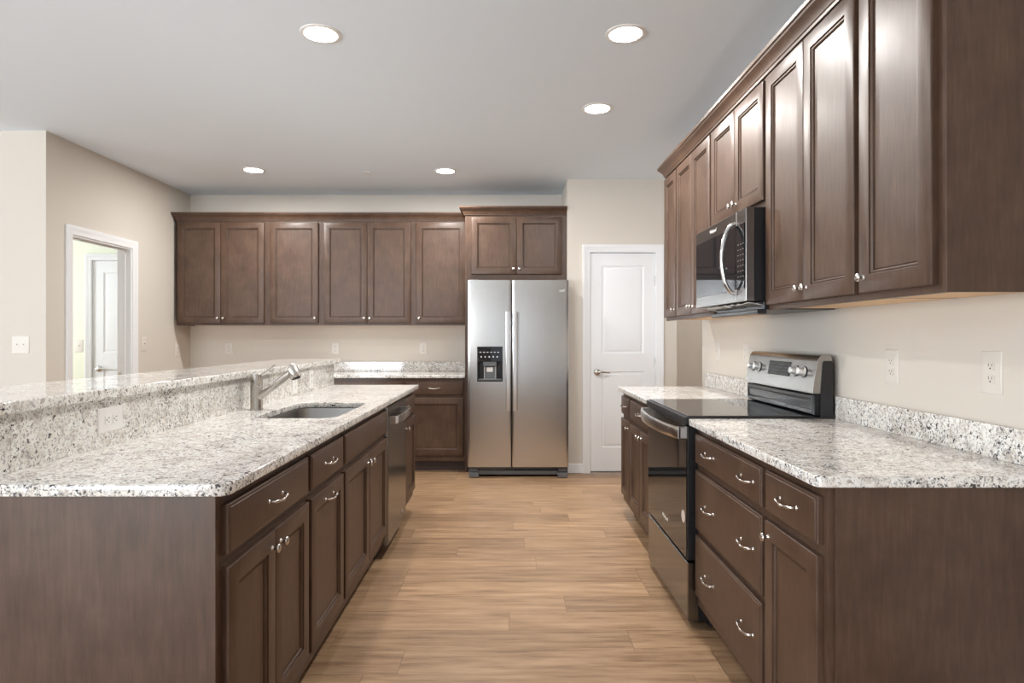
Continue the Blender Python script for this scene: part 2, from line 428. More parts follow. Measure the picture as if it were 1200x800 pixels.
# doorway in the side wall (cased, no leaf) and strike plate
d = bpy.data.objects.new('door_2', None); C.objects.link(d); d.location = (XS, SD[0], 0); d.rotation_euler = (0, 0, pi / 2); d['kind'] = 'structure'
w = SD[1] - SD[0]
obj('door_casing', casing('c', w, SD[2]), TRIM, d)
bm = B(0, 0.012, 0.0, 0.12, 0, SD[2]); box(bm, w - 0.012, w, 0, 0.12, 0, SD[2]); box(bm, 0.012, w - 0.012, 0, 0.12, SD[2] - 0.012, SD[2])
box(bm, 0.012, 0.022, 0.045, 0.08, 0, SD[2] - 0.012); box(bm, w - 0.022, w - 0.012, 0.045, 0.08, 0, SD[2] - 0.012); box(bm, 0.022, w - 0.022, 0.045, 0.08, SD[2] - 0.022, SD[2] - 0.012)
obj('door_jamb', bm, TRIM, d, bevel=0.001)
obj('strike_plate', B(w - 0.0145, w - 0.012, 0.088, 0.116, 0.90, 0.96), NICK, d)
# white door across the hall beyond
d = bpy.data.objects.new('door_3', None); C.objects.link(d); d.location = (HD[0], 6.40, 0); d['kind'] = 'structure'
w = HD[1] - HD[0]
obj('door_casing', casing('c', w, HD[2], 0.06), TRIM, d)
bm = B(0, 0.004, 0.0, 0.12, 0, HD[2]); box(bm, w - 0.004, w, 0, 0.12, 0, HD[2]); box(bm, 0.004, w - 0.004, 0, 0.12, HD[2] - 0.004, HD[2])
obj('door_jamb', bm, TRIM, d)
leaf = obj('door_leaf', two_panel_leaf(B(), w - 0.014, 2.03), TRIM, d, (0.007, 0.012, 0.012), smooth=25)
lever(leaf, 0.062, 0.935, 1)

# ------------------------------------------------------------------ cabinetry
T = 0.021
def nest(bm, x0, x1, z0, z1, prof, cap0=True):
    loft(bm, [[(x0 + i, y, z0 + i), (x1 - i, y, z0 + i), (x1 - i, y, z1 - i), (x0 + i, y, z1 - i)] for i, y in prof], cap0=cap0)
    return bm
_cache = {}
def door_mesh(w, h):
    k = ('d', round(w, 4), round(h, 4))
    if k not in _cache:
        fw = 0.056
        _cache[k] = to_mesh('door', nest(B(), 0, w, 0, h, [(0, 0), (0, -T + 0.004), (0.0015, -T + 0.001), (0.004, -T), (fw - 0.001, -T), (fw, -T + 0.001), (fw + 0.0008, -T + 0.007), (fw + 0.0032, -T + 0.0075), (fw + 0.0045, -T + 0.004), (fw + 0.008, -T + 0.0050), (fw + 0.0105, -T + 0.0085), (fw + 0.0112, -T + 0.013), (fw + 0.014, -T + 0.013), (fw + 0.0148, -T + 0.0105)]), WOOD, 25)
    return _cache[k]
def drawer_mesh(w, h):
    k = ('r', round(w, 4), round(h, 4))
    if k not in _cache:
        _cache[k] = to_mesh('drawer', nest(B(), 0, w, 0, h, [(0, 0), (0, -T + 0.006), (0.002, -T + 0.0035), (0.008, -T + 0.0025), (0.010, -T + 0.0005), (0.012, -T)]), WOOD, 25)
    return _cache[k]
KNOB = to_mesh('knob', lathe(B(), [(0.008, 0.0), (0.008, 0.002), (0.005, 0.004), (0.0046, 0.011), (0.008, 0.014), (0.0132, 0.017), (0.0138, 0.020), (0.0115, 0.0238), (0.005, 0.0255)], 20, '-y'), NICK, 60)
def _pull():
    bm = B()
    p = spline([(-0.053, 0.0, 0.002), (-0.0525, -0.010, 0.002), (-0.047, -0.0175, 0.001), (-0.030, -0.0205, -0.001), (-0.012, -0.0225, -0.003), (0.0, -0.023, -0.0035),
                (0.012, -0.0225, -0.003), (0.030, -0.0205, -0.001), (0.047, -0.0175, 0.001), (0.0525, -0.010, 0.002), (0.053, 0.0, 0.002)], 4)
    r = []
    for i, q in enumerate(p):
        u = abs(q.x) / 0.053
        r.append(0.0050 - 0.0022 * sin(min(1, u * 1.3) * pi) if u < 0.77 else 0.0036 + (0.003 if i in (0, len(p) - 1) else 0))
    tube(bm, p, r, 10, (1.0, 1.15))
    return to_mesh('pull', bm, NICK, 60)
PULL = _pull()
def knob(parent, x, z): return obj('knob', KNOB, None, parent, (x, -T, z))
def pull(parent, x, z): return obj('pull_handle', PULL, None, parent, (x, -T, z))

ST = 0.015   # gap between door edge and cabinet edge on one side (face frame shows about 30 mm between neighbours)
def cab_door(root, x0, x1, z0, z1, kx=None, kz=None, pl=False, hinges=None):
    o = obj('cabinet_door', door_mesh(x1 - x0, z1 - z0), None, root, (x0, 0, z0))
    if pl: pull(o, (x1 - x0) / 2, kz - z0)
    elif kx is not None: knob(o, kx - x0, kz - z0)
    return o
def cab_drawer(root, x0, x1, z0, z1, pulls=(0.5,)):
    o = obj('drawer', drawer_mesh(x1 - x0, z1 - z0), None, root, (x0, 0, z0))
    for f in pulls: pull(o, (x1 - x0) * f, (z1 - z0) / 2)
    return o
def base_cabinet(label, loc, rz, w, kind, depth=0.60, knob_side='l', pulls=(0.5,), group='dark stained base cabinets', kick=True):
    r = thing('base_cabinet', label, 'cabinet', loc, rz, group)
    bm = B(0, w, 0.0, T, 0.105, 0.884)                   # face frame plate
    box(bm, 0, 0.016, T, depth, 0.0 + 0.105, 0.884); box(bm, w - 0.016, w, T, depth, 0.105, 0.884)
    box(bm, 0.016, w - 0.016, T, depth, 0.105, 0.121); box(bm, 0.016, w - 0.016, depth - 0.012, depth, 0.121, 0.884)
    obj('carcass', bm, WOOD, r, bevel=0.001)
    kb = B(0, w, 0.075, 0.09, 0.0, 0.105); box(kb, 0, 0.016, 0.09, depth, 0, 0.105); box(kb, w - 0.016, w, 0.09, depth, 0, 0.105)
    obj('toe_kick', kb, KICK, r)
    a, b = ST, w - ST
    D0, D1, R0, R1 = 0.158, 0.698, 0.727, 0.853
    if kind == 'stack':
        cab_drawer(r, a, b, R0, R1, pulls); cab_drawer(r, a, b, 0.444, D1, pulls); cab_drawer(r, a, b, D0, 0.418, pulls)
        return r
    cab_drawer(r, a, b, R0, R1, () if kind == 'sink' else pulls)
    if kind in ('double', 'sink'):
        m = (a + b) / 2
        cab_door(r, a, m - 0.0016, D0, D1, m - 0.034, 0.652); cab_door(r, m + 0.0016, b, D0, D1, m + 0.034, 0.652)
    elif kind == 'pullout': cab_door(r, a, b, D0, D1, kz=0.655, pl=True)
    else: cab_door(r, a, b, D0, D1, a + 0.032 if knob_side == 'l' else b - 0.032, 0.652)
    return r
def upper_cabinet(label, loc, rz, w, kind, depth=0.305, z0=1.385, z1=2.45, knob_side='l', door_z0=None, group='dark stained wall cabinets', name='wall_cabinet', da=ST, db=ST, dtop=2.392):
    r = thing(name, label, 'cabinet', (loc[0], loc[1], z0), rz, group); h = z1 - z0
    dz = (door_z0 if door_z0 else z0 + 0.022) - z0; dt = dtop - z0
    bm = B(0, w, 0, T, 0, h); box(bm, 0, 0.012, T, depth, 0.0 if name != 'wall_cabinet' or da == 0.014 else 0.008, h); box(bm, w - 0.012, w, T, depth, 0.0 if db == 0.03 else 0.008, h)
    box(bm, 0.012, w - 0.012, T, depth, h - 0.012, h); box(bm, 0.012, w - 0.012, depth - 0.008, depth, 0.024, h - 0.012)
    obj('carcass', bm, WOOD, r, bevel=0.001)
    obj('underside_panel', B(0.012, w - 0.012, T, depth - 0.001, 0.008, 0.024), MAPLE, r)['label'] = 'pale unfinished maple underside'
    a, b = da, w - db
    if kind == 'double':
        m = (a + b) / 2
        cab_door(r, a, m - 0.0016, dz, dt, m - 0.028, dz + 0.048); cab_door(r, m + 0.0016, b, dz, dt, m + 0.028, dz + 0.048)
    else: cab_door(r, a, b, dz, dt, a + 0.03 if knob_side == 'l' else b - 0.03, dz + 0.048)
    return r

# --- island (faces +x)
IX = -0.715; L, Rr = pi / 2, -pi / 2
IY = [1.552, 2.205, 2.663, 3.588, 4.198, 4.66]
G1 = 'island base cabinets'
base_cabinet('island base cabinet nearest the camera, wide drawer over two knobbed doors', (IX, IY[0], 0), L, IY[1] - IY[0], 'double', group=G1)
base_cabinet('narrow island base cabinet whose drawer and door both have a horizontal pull', (IX, IY[1], 0), L, IY[2] - IY[1], 'pullout', group=G1)
base_cabinet('island sink base cabinet with plain false drawer front, beside the dishwasher', (IX, IY[2], 0), L, IY[3] - IY[2], 'sink', group=G1)
base_cabinet('island base cabinet at the far end, beyond the dishwasher', (IX, IY[4], 0), L, IY[5] - IY[4], 'single', knob_side='l', pulls=(), group=G1)
# finished near end of the island with a corner stile
r = thing('island_end_panel', 'brown stained flat panel closing the near end of the island under the granite', 'panel', (0, 0, 0))
obj('panel', B(-1.44, IX - 0.022, 1.540, 1.551, 0.0, 0.8835), WOOD, r, bevel=0.0008)
obj('corner_stile', B(IX - 0.022, IX, 1.536, 1.551, 0.0, 0.8835), WOOD, r, bevel=0.001)
tag(obj('island_end_panel', box(B(-1.44, IX, 4.661, 4.672, 0.105, 0.8835), -1.44, IX - 0.075, 4.661, 4.672, 0.0, 0.1049), WOOD, None, bevel=0.0008), 'brown stained flat panel closing the far end of the island facing the back wall', 'panel')
struct('wall_island', B(-1.44, -1.330, 1.552, 4.66, 0.0, 1.0718), WALL)

# --- right run (faces -x); local x runs towards the camera
RX = 0.820
def RL(y): return (RX, y, 0)
RY = [4.535, 4.212, 3.522, 2.742, 1.995, 1.630]
G2 = 'base cabinets along the right wall'
base_cabinet('narrow right-hand base cabinet at the far end nearest the white door', RL(RY[0]), Rr, RY[0] - RY[1], 'single', knob_side='r', group=G2)
base_cabinet('right-hand base cabinet with two doors just beyond the range', RL(RY[1]), Rr, RY[1] - RY[2], 'double', group=G2)
base_cabinet('base cabinet with three wide drawers and two pulls on each, this side of the range', RL(RY[3]), Rr, RY[3] - RY[4], 'stack', pulls=(0.28, 0.84), group=G2)
base_cabinet('right-hand base cabinet nearest the camera with one drawer over one knobbed door', RL(RY[4]), Rr, RY[4] - RY[5], 'single', knob_side='l', group=G2)
tag(obj('cabinet_end_panel', B(RX + 0.018, XR - 0.001, 1.621, 1.6295, 0.0, 0.8835), WOOD, None, bevel=0.0008), 'brown stained flat panel on the near end of the right-hand base cabinets', 'panel')

UX = 1.130
UY = [4.545, 4.215, 3.492, 2.752, 2.022, 1.632]
G3 = 'wall cabinets above the range counter'
upper_cabinet('narrow right-hand wall cabinet at the far end near the white door', (UX, UY[0]), Rr, UY[0] - UY[1], 'single', knob_side='r', group=G3)
upper_cabinet('right-hand wall cabinet with two tall doors just beyond the microwave', (UX, UY[1]), Rr, UY[1] - UY[2], 'double', group=G3)
upper_cabinet('short wall cabinet with two doors above the microwave', (UX, UY[2]), Rr, UY[2] - UY[3], 'double', z0=1.842, door_z0=1.872, group=G3)
upper_cabinet('right-hand wall cabinet with two tall doors this side of the microwave', (UX, UY[3]), Rr, UY[3] - UY[4], 'double', group=G3)
upper_cabinet('single-door wall cabinet nearest the camera with bare brown end panel', (UX, UY[4]), Rr, UY[4] - UY[5], 'single', knob_side='l', group=G3, db=0.03)

# --- back wall run (faces -y)
BF = 5.94
bx = [-3.30, -2.386, -1.838, -0.987, -0.4175]
G4 = 'base cabinets along the back wall'
base_cabinet('wide back wall base cabinet mostly hidden behind the end of the island', (bx[2], BF, 0), 0, bx[3] - bx[2], 'double', group=G4)
base_cabinet('back wall base cabinet with one drawer and door, left of the refrigerator panel', (bx[3], BF, 0), 0, bx[4] - bx[3], 'single', knob_side='l', group=G4)
UF = 6.22
def ux(px): return (px - 597) / 119.0
ub = [ux(207.3), ux(313.2), ux(376.5), ux(484.3), -0.4175]
G5 = 'wall cabinets on the back wall'
upper_cabinet('two-door wall cabinet at the left end of the back wall', (ub[0], UF), 0, ub[1] - ub[0], 'double', group=G5, depth=0.33, da=0.014, db=0.026)
upper_cabinet('single-door back wall cabinet between the two double-door ones', (ub[1], UF), 0, ub[2] - ub[1], 'single', knob_side='r', group=G5, depth=0.33, da=0.03, db=0.026)
upper_cabinet('two-door back wall cabinet second from the refrigerator', (ub[2], UF), 0, ub[3] - ub[2], 'double', group=G5, depth=0.33, da=0.03, db=0.026)
upper_cabinet('single-door back wall cabinet next to the refrigerator cabinet', (ub[3], UF), 0, ub[4] - ub[3], 'single', knob_side='l', group=G5, depth=0.33, da=0.03, db=0.012)
# refrigerator surround
tag(obj('refrigerator_side_panel', B(-0.417, -0.395, 5.93, YB, 0.0, 2.45), WOOD, None, bevel=0.0008), 'tall brown panel on the left side of the refrigerator from floor to crown', 'panel')
upper_cabinet('deep two-door cabinet above the refrigerator', (-0.3945, 5.93), 0, 0.9335, 'double', depth=0.61, z0=1.800, door_z0=1.858, name='refrigerator_cabinet', da=0.038, db=0.05)

# --- crown mouldings
def crown(path, label, zt=2.490, zb=2.412, out=0.055):
    """path: list of (x, y, ox, oy): face-line point and outward mitre direction"""
    prof = [(0.002, 0.0), (0.010, 0.0), (0.012, 0.010), (0.016, 0.014), (0.020, 0.026), (0.031, 0.043), (0.043, 0.053), (0.046, 0.060), (0.053, 0.064), (0.055, 0.078), (0.002, 0.078)]
    k = out / 0.055
    bm = loft(B(), [[(x + ox * u * k, y + oy * u * k, zb + v) for u, v in prof] for x, y, ox, oy in path])
    return tag(obj('crown_molding', bm, WOOD, None, smooth=25), label, 'molding')
crown([(UX, 1.632, -1, 0), (UX, 4.545, -1, 1), (XR - 0.002, 4.545, 0, 1)], 'dark crown molding along the top of the right-hand wall cabinets')
crown([(ub[0], YB - 0.002, -0.6, 0), (ub[0], UF, -0.6, -1), (-0.418, UF, 0, -1)], 'dark crown molding along the top of the back wall cabinets')
crown([(-0.417, UF - 0.06, -1, 0), (-0.417, 5.93, -1, -1), (0.538, 5.93, 0, -1)], 'dark crown molding projecting above the refrigerator cabinet')

# ------------------------------------------------------------------ granite
HOLE = rrect(-1.140, -0.768, 2.762, 3.432, 0.07)
tag(slab('countertop', rrect(-1.309, -0.677, 1.515, 4.70, 0.03, which=(0, 1, 0, 0)), [HOLE], 0.8845, 0.914, GRAN), 'speckled white granite worktop on the island around the sink', 'countertop')
tag(slab('bar_top', rrect(-1.70, -1.275, 1.50, 4.765, 0.012), [], 1.0722, 1.104, GRAN), 'raised speckled granite bar top along the back of the island', 'countertop')
tag(obj('backsplash', B(-1.329, -1.310, 1.53, 4.715, 0.8845, 1.0718), GRAN, None, bevel=0.001), 'tall granite upstand between the island worktop and the raised bar', 'backsplash')
tag(slab('countertop', rrect(0.780, XR - 0.001, 1.605, 2.742, 0.025, which=(1, 0, 0, 0)), [], 0.8845, 0.914, GRAN), 'granite worktop on the right nearest the camera with dark veins', 'countertop')
tag(slab('countertop', rrect(0.780, XR - 0.001, 3.522, 4.556, 0.012, which=(0, 0, 0, 1)), [], 0.8845, 0.914, GRAN), 'short granite worktop beyond the range near the white door', 'countertop')
tag(slab('countertop', rrect(-1.862, -0.4185, 5.912, YB - 0.001, 0.003), [], 0.8845, 0.914, GRAN), 'granite worktop along the back wall left of the refrigerator', 'countertop')
tag(obj('backsplash', B(XR - 0.021, XR - 0.001, 1.605, 2.742, 0.9142, 1.012), GRAN, None, bevel=0.002), 'low granite upstand on the right wall nearest the camera', 'backsplash')
tag(obj('backsplash', B(XR - 0.021, XR - 0.001, 3.522, 4.556, 0.9142, 1.012), GRAN, None, bevel=0.002), 'low granite upstand on the right wall beyond the range', 'backsplash')
tag(obj('backsplash', B(-1.862, -0.4185, YB - 0.021, YB - 0.001, 0.9142, 1.014), GRAN, None, bevel=0.002), 'low granite upstand along the back wall', 'backsplash')

# ------------------------------------------------------------------ sink
r = thing('kitchen_sink', 'undermount stainless steel sink bowl set in the island', 'sink', (0, 0, 0))
def ring(i, z, rr=0.07): return [(x, y, z) for x, y in rrect(-1.140 + i, -0.768 - i, 2.762 + i, 3.432 - i, rr)]
loftb = loft(B(), [ring(-0.020, 0.8835, 0.08), ring(-0.001, 0.8835), ring(0.002, 0.874, 0.068), ring(0.010, 0.72, 0.062), ring(0.022, 0.698, 0.055), ring(0.05, 0.688, 0.05), ring(0.15, 0.684, 0.03),
                       ring(0.15, 0.681, 0.03), ring(0.045, 0.682, 0.05), ring(0.012, 0.70, 0.06), ring(-0.004, 0.870, 0.07), ring(-0.020, 0.881, 0.08)], cap0=False, cap1=False)
loft(loftb, [ring(0.15, 0.6840, 0.03), ring(0.15, 0.6810, 0.03)])
obj('bowl', loftb, SINKM, r, smooth=60)
obj('drain', lathe(B(), [(0.030, 0.6842), (0.055, 0.6842), (0.055, 0.687), (0.048, 0.6875), (0.030, 0.6845)], 28, 'z', (-0.954, 3.10, 0)), NICK, r)

# ------------------------------------------------------------------ faucet
FX, FY = -1.236, 3.085
r = thing('kitchen_faucet', 'brushed nickel single-handle faucet standing behind the island sink', 'faucet', (FX, FY, 0.9142))
obj('body', lathe(B(), [(0.0, 0.0), (0.031, 0.0), (0.031, 0.004), (0.0285, 0.008), (0.0285, 0.118), (0.0275, 0.119), (0.0275, 0.1215), (0.0285, 0.1225), (0.0285, 0.172), (0.026, 0.177), (0.0, 0.178)], 32, cap=False), FAUC, r)
dz = Vector((0.80, -0.12, 0)).normalized()
def fp(a, h): return (dz.x * a, dz.y * a, h)
obj('spout', tube(B(), [fp(0.0, 0.052), fp(0.03, 0.074), fp(0.06, 0.094), fp(0.165, 0.172), fp(0.185, 0.186)], [0.022, 0.019, 0.0165, 0.0165, 0.018], 20), FAUC, r)
obj('spray_head', tube(B(), [fp(0.176, 0.216), fp(0.180, 0.213), fp(0.186, 0.205), fp(0.197, 0.180), fp(0.205, 0.160), fp(0.207, 0.156)], [0.013, 0.021, 0.0245, 0.027, 0.0265, 0.023], 24), FAUC, r)
obj('nozzle', tube(B(), [fp(0.206, 0.158), fp(0.2085, 0.151)], [0.021, 0.020], 20), BLACK, r)
obj('lever_handle', tube(B(), [fp(0.010, 0.163), fp(0.030, 0.172), fp(0.075, 0.204), fp(0.098, 0.222)], [0.005, 0.0045, 0.0042, 0.0048], 10, (1.3, 0.8)), FAUC, r)

# ------------------------------------------------------------------ wall plates
def plate(label, loc, rz, kind='outlet', gangs=1, horiz=False, name=None, group='white wall plates', pm=None):
    pm = pm or ALMOND
    cat = 'outlet' if kind == 'outlet' else 'light switch'
    r = thing(name or ('electrical_outlet' if kind == 'outlet' else 'light_switch'), label, cat, loc, rz, group)
    w, h = 0.079 + 0.046 * (gangs - 1), 0.127
    pl = obj('cover_plate', nest(B(), -w / 2, w / 2, -h / 2, h / 2, [(0, 0), (0, -0.002), (0.003, -0.0045), (0.006, -0.005)]), pm, r)
    inner = []
    for g in range(gangs):
        cx = (g - (gangs - 1) / 2) * 0.046
        if kind == 'outlet':
            for dzz in (-0.0195, 0.0195):
                pts = [(cx + a, b) for a, b in rrect(-0.0165, 0.0165, dzz - 0.014, dzz + 0.014, 0.010)]
                rc = obj('receptacle', loft(B(), [[(x, y, z) for x, z in pts] for y in (-0.0045, -0.0072)]), pm, r)
                sb = B(cx - 0.0075, cx - 0.0055, -0.0076, -0.0071, dzz - 0.001, dzz + 0.008); box(sb, cx + 0.0055, cx + 0.0075, -0.0076, -0.0071, dzz - 0.001, dzz + 0.007)
                lathe(sb, [(0.0026, 0.0071), (0.0026, 0.0076)], 10, '-y', (cx, 0, dzz - 0.007))
                obj('slots', sb, SLOT, rc)
        else:
            bm = B(cx - 0.006, cx + 0.006, -0.0055, -0.0048, -0.012, 0.012); box(bm, cx - 0.004, cx + 0.004, -0.016, -0.005, 0.0, 0.008)
            obj('toggle', bm, pm, r, bevel=0.001)
    if horiz:
        for c in r.children: c.rotation_euler = (0, pi / 2, 0)
    return r
plate('white outlet on the right wall nearest the camera', (XR, 1.876, 1.163), Rr)
plate('white outlet on the right wall midway between the nearest outlet and the range', (XR, 2.367, 1.158), Rr)
plate('white outlet on the right wall close beyond the range control panel', (XR, 3.83, 1.168), Rr)
plate('white switch plate on the right wall above the far end of the counter', (XR, 4.34, 1.17), Rr, 'switch')
plate('white outlet plate mounted sideways low on the near half of the island upstand', (-1.310, 2.07, 1.000), L, 'outlet', 1, True, pm=PLATE)
plate('white outlet on the island upstand just behind the faucet head', (-1.310, 3.85, 0.985), L, pm=PLATE)
plate('white outlet on the island upstand nearest its far end', (-1.310, 4.17, 0.995), L, pm=PLATE)
plate('white outlet on the back wall near its left corner', (-2.91, YB, 1.15), 0)
plate('white outlet on the back wall above the far end of the bar top', (-1.805, YB, 1.15), 0)
plate('white outlet on the back wall nearest the refrigerator', (-0.894, YB, 1.15), 0)
plate('white double switch plate on the facing wall at the left edge', (-3.49, YF, 1.213), 0, 'switch', 2)
plate('white switch plate on the side wall just right of the doorway', (XS, 5.715, 1.206), L, 'switch')
plate('white outlet on the side wall in the corner below the wall cabinets', (XS, 6.296, 1.14), L)
plate('white switch plate seen through the doorway on the hall wall', (-4.36, 6.40, 1.18), 0, 'switch')

# ------------------------------------------------------------------ refrigerator
r = thing('refrigerator', 'tall stainless steel side-by-side refrigerator with door dispenser', 'refrigerator', (-0.377, 5.69, 0.0))
FW = 0.912
obj('body', B(0.004, FW - 0.004, 0.075, 0.80, 0.03, 1.765), FRSIDE, r, bevel=0.004)
def fdoor(x0, x1, hole=None):
    bm = B(); z0, z1 = 0.098, 1.783; w = x1 - x0; bulge = 0.0025
    xs = [x0, x0 + 0.003, x0 + 0.008]
    xs += [x0 + 0.008 + (w - 0.016) * i / 24 for i in range(1, 24)] + [x1 - 0.008, x1 - 0.003, x1]
    if hole: xs = sorted(set([x for x in xs if abs(x - hole[0]) > 0.004 and abs(x - hole[1]) > 0.004] + [hole[0], hole[1]]))
    def yf(x):
        u = (x - x0) / w; y = bulge * (2 * u - 1) ** 2
        e = min(x - x0, x1 - x); y += 0.006 * max(0, 1 - e / 0.006) ** 2
        return y
    zs = [z0, z1] if not hole else [z0, hole[2], hole[3], z1]
    G = [[bm.verts.new((x, yf(x), z)) for z in zs] for x in xs]
    Bk = [[bm.verts.new((x, 0.068, z)) for z in zs] for x in (xs[0], xs[-1])]
    for i in range(len(xs) - 1):
        for j in range(len(zs) - 1):
            if hole and j == 1 and xs[i] >= hole[0] - 1e-6 and xs[i + 1] <= hole[1] + 1e-6: continue
            bm.faces.new((G[i][j], G[i + 1][j], G[i + 1][j + 1], G[i][j + 1]))
    for j in range(len(zs) - 1):
        bm.faces.new((G[0][j], G[0][j + 1], Bk[0][j + 1], Bk[0][j])); bm.faces.new((G[-1][j], Bk[1][j], Bk[1][j + 1], G[-1][j + 1]))
    bm.faces.new([g[0] for g in G] + [Bk[1][0], Bk[0][0]]); bm.faces.new([g[-1] for g in G][::-1] + [Bk[0][-1], Bk[1][-1]])
    bm.faces.new([Bk[0][0], *Bk[0][1:], *Bk[1][::-1]][:]) if len(zs) == 2 else bm.faces.new([*Bk[0], *Bk[1][::-1]])
    return bm
HX = (0.086, 0.316, 0.868, 1.184)
ld = obj('freezer_door', fdoor(0.0, 0.394, HX), STEEL, r, smooth=30)
rd = obj('refrigerator_door', fdoor(0.400, FW), STEEL, r, smooth=30)
# dispenser
a, b, c, e = HX
db = B(); box(db, a, b, 0.060, 0.064, c, e); box(db, a, a + 0.008, 0.0, 0.062, c, e); box(db, b - 0.008, b, 0.0, 0.062, c, e); box(db, a, b, 0.0, 0.062, c, c + 0.012); box(db, a, b, 0.0, 0.062, e - 0.006, e)
dsp = obj('dispenser_recess', db, BLACK, ld, bevel=0.002)
obj('control_panel', B(a + 0.006, b - 0.006, -0.0005, 0.03, 1.05, e - 0.006), GLASS, dsp, bevel=0.002)
bm = B(0.14, 0.262, 0.010, 0.0595, 1.006, 1.052); obj('ice_chute', bm, GREYP, dsp, bevel=0.006)
fr = B(0.146, 0.154, 0.030, 0.040, 0.885, 1.006); box(fr, 0.248, 0.256, 0.030, 0.040, 0.885, 1.006); box(fr, 0.154, 0.248, 0.030, 0.040, 0.885, 0.893)
obj('paddle_frame', fr, FILM, dsp, bevel=0.001)
obj('paddle', B(0.155, 0.247, 0.034, 0.046, 0.895, 1.004), GREYP, dsp, bevel=0.002)
obj('paddle_label', B(0.172, 0.226, 0.0325, 0.0342, 0.955, 0.995), PRINT, dsp)
obj('drip_tray', B(a + 0.012, b - 0.012, -0.004, 0.058, c + 0.012, c + 0.022), GREYP, dsp, bevel=0.002)
ic = B()
for k in range(6): box(ic, 0.108 + k * 0.032, 0.124 + k * 0.032, -0.0011, -0.0004, 1.130, 1.136)
for k in range(5): box(ic, 0.118 + k * 0.036, 0.128 + k * 0.036, -0.0011, -0.0004, 1.085, 1.098)
obj('control_print', ic, PRINT, dsp)
def fhandle(x0, x1, par):
    bm = B(); z0, z1 = 0.61, 1.497
    path = [(0.010, z0), (-0.034, z0 + 0.001), (-0.050, z0 + 0.03)] + [(-0.052, z0 + 0.03 + (z1 - z0 - 0.06) * i / 6) for i in range(1, 6)] + [(-0.050, z1 - 0.03), (-0.034, z1 - 0.001), (0.010, z1)]
    # flat bar with rounded cross-section and standoffs at each end
    rr = [(x, y) for x, y in rrect(x0, x1, -0.052, -0.036, 0.005)]
    loft(bm, [[(x, y, z) for x, y in rr] for z in (z0, z0 + 0.004, z1 - 0.004, z1)])
    box(bm, x0 + 0.006, x1 - 0.006, -0.037, 0.010, z0 + 0.02, z0 + 0.07); box(bm, x0 + 0.006, x1 - 0.006, -0.037, 0.010, z1 - 0.07, z1 - 0.02)
    return obj('door_handle', bm, STEELH, par)
fhandle(0.345, 0.387, ld); fhandle(0.407, 0.449, rd)
t = obj('brand_logo', text_mesh('Whirlpool', 0.038, PRINT, 0.2), None, rd, (0.795, 0.0015, 1.69))
obj('hinge_cover', B(0.02, 0.10, 0.03, 0.16, 1.766, 1.790), GREYP, r, bevel=0.006); obj('hinge_cover', B(FW - 0.10, FW - 0.02, 0.03, 0.16, 1.766, 1.790), GREYP, r, bevel=0.006)
gb = B(0.085, 0.815, 0.045, 0.075, 0.022, 0.060); box(gb, 0.09, 0.34, 0.055, 0.075, 0.060, 0.094); box(gb, 0.34, 0.81, 0.068, 0.075, 0.060, 0.094)
obj('kick_grille', gb, GREYP, r, bevel=0.002)
for x in (0.012, 0.812):
    f = B(x, x + 0.088, 0.0, 0.12, 0.006, 0.045); box(f, x + 0.008, x + 0.080, 0.03, 0.12, 0.050, 0.092); box(f, x + 0.02, x + 0.07, 0.01, 0.11, 0.0, 0.008)
    obj('foot', f, GREYP, r, bevel=0.003)

# ------------------------------------------------------------------ dishwasher (local: x width, -y outwards)
DW = IY[4] - IY[3]
r = thing('dishwasher', 'stainless steel dishwasher built into the island with bowed handle', 'dishwasher', (-0.700, IY[3], 0), L)
w = DW - 0.006
obj('body', B(0.004, w, 0.024, 0.57, 0.10, 0.866), GREYP, r)
obj('front_panel', nest(B(), 0.004, w, 0.085, 0.872, [(0, 0.022), (0, -0.008), (0.003, -0.012), (0.006, -0.012)]), DSTEEL, r)
def bow_handle(bm, x0, x1, zc, hh, out, y0, th=0.010, n=22, z_end=0.0):
    rings = []
    for i in range(n + 1):
        u = i / n; x = x0 + (x1 - x0) * u
        s = (1 - abs(2 * u - 1) ** 3.0)
        y = y0 - out * (0.62 + 0.38 * s) if 0 < i < n else y0 - out * 0.55
        rings.append([(x, y - th, zc - hh), (x, y - th, zc + hh), (x, y, zc + hh), (x, y, zc - hh)])
    loft(bm, rings)
    box(bm, x0, x0 + 0.022, y0 - out * 0.62, y0, zc - hh, zc + hh); box(bm, x1 - 0.022, x1, y0 - out * 0.62, y0, zc - hh, zc + hh)
    return bm
obj('handle', bow_handle(B(), 0.035, w - 0.031, 0.792, 0.022, 0.045, -0.012), STEELH, r, bevel=0.002)
obj('toe_panel', B(0.006, w - 0.002, 0.065, 0.075, 0.005, 0.085), BLACK, r)
bd = lathe(B(), [(0.014, 0.0), (0.016, 0.001), (0.013, 0.002), (0.0105, 0.0005)], 24, '-y', (w - 0.16, -0.0122, 0.16), False)
obj('round_mark', bd, CHROME, r)  # small pale metal ring set low on the front panel

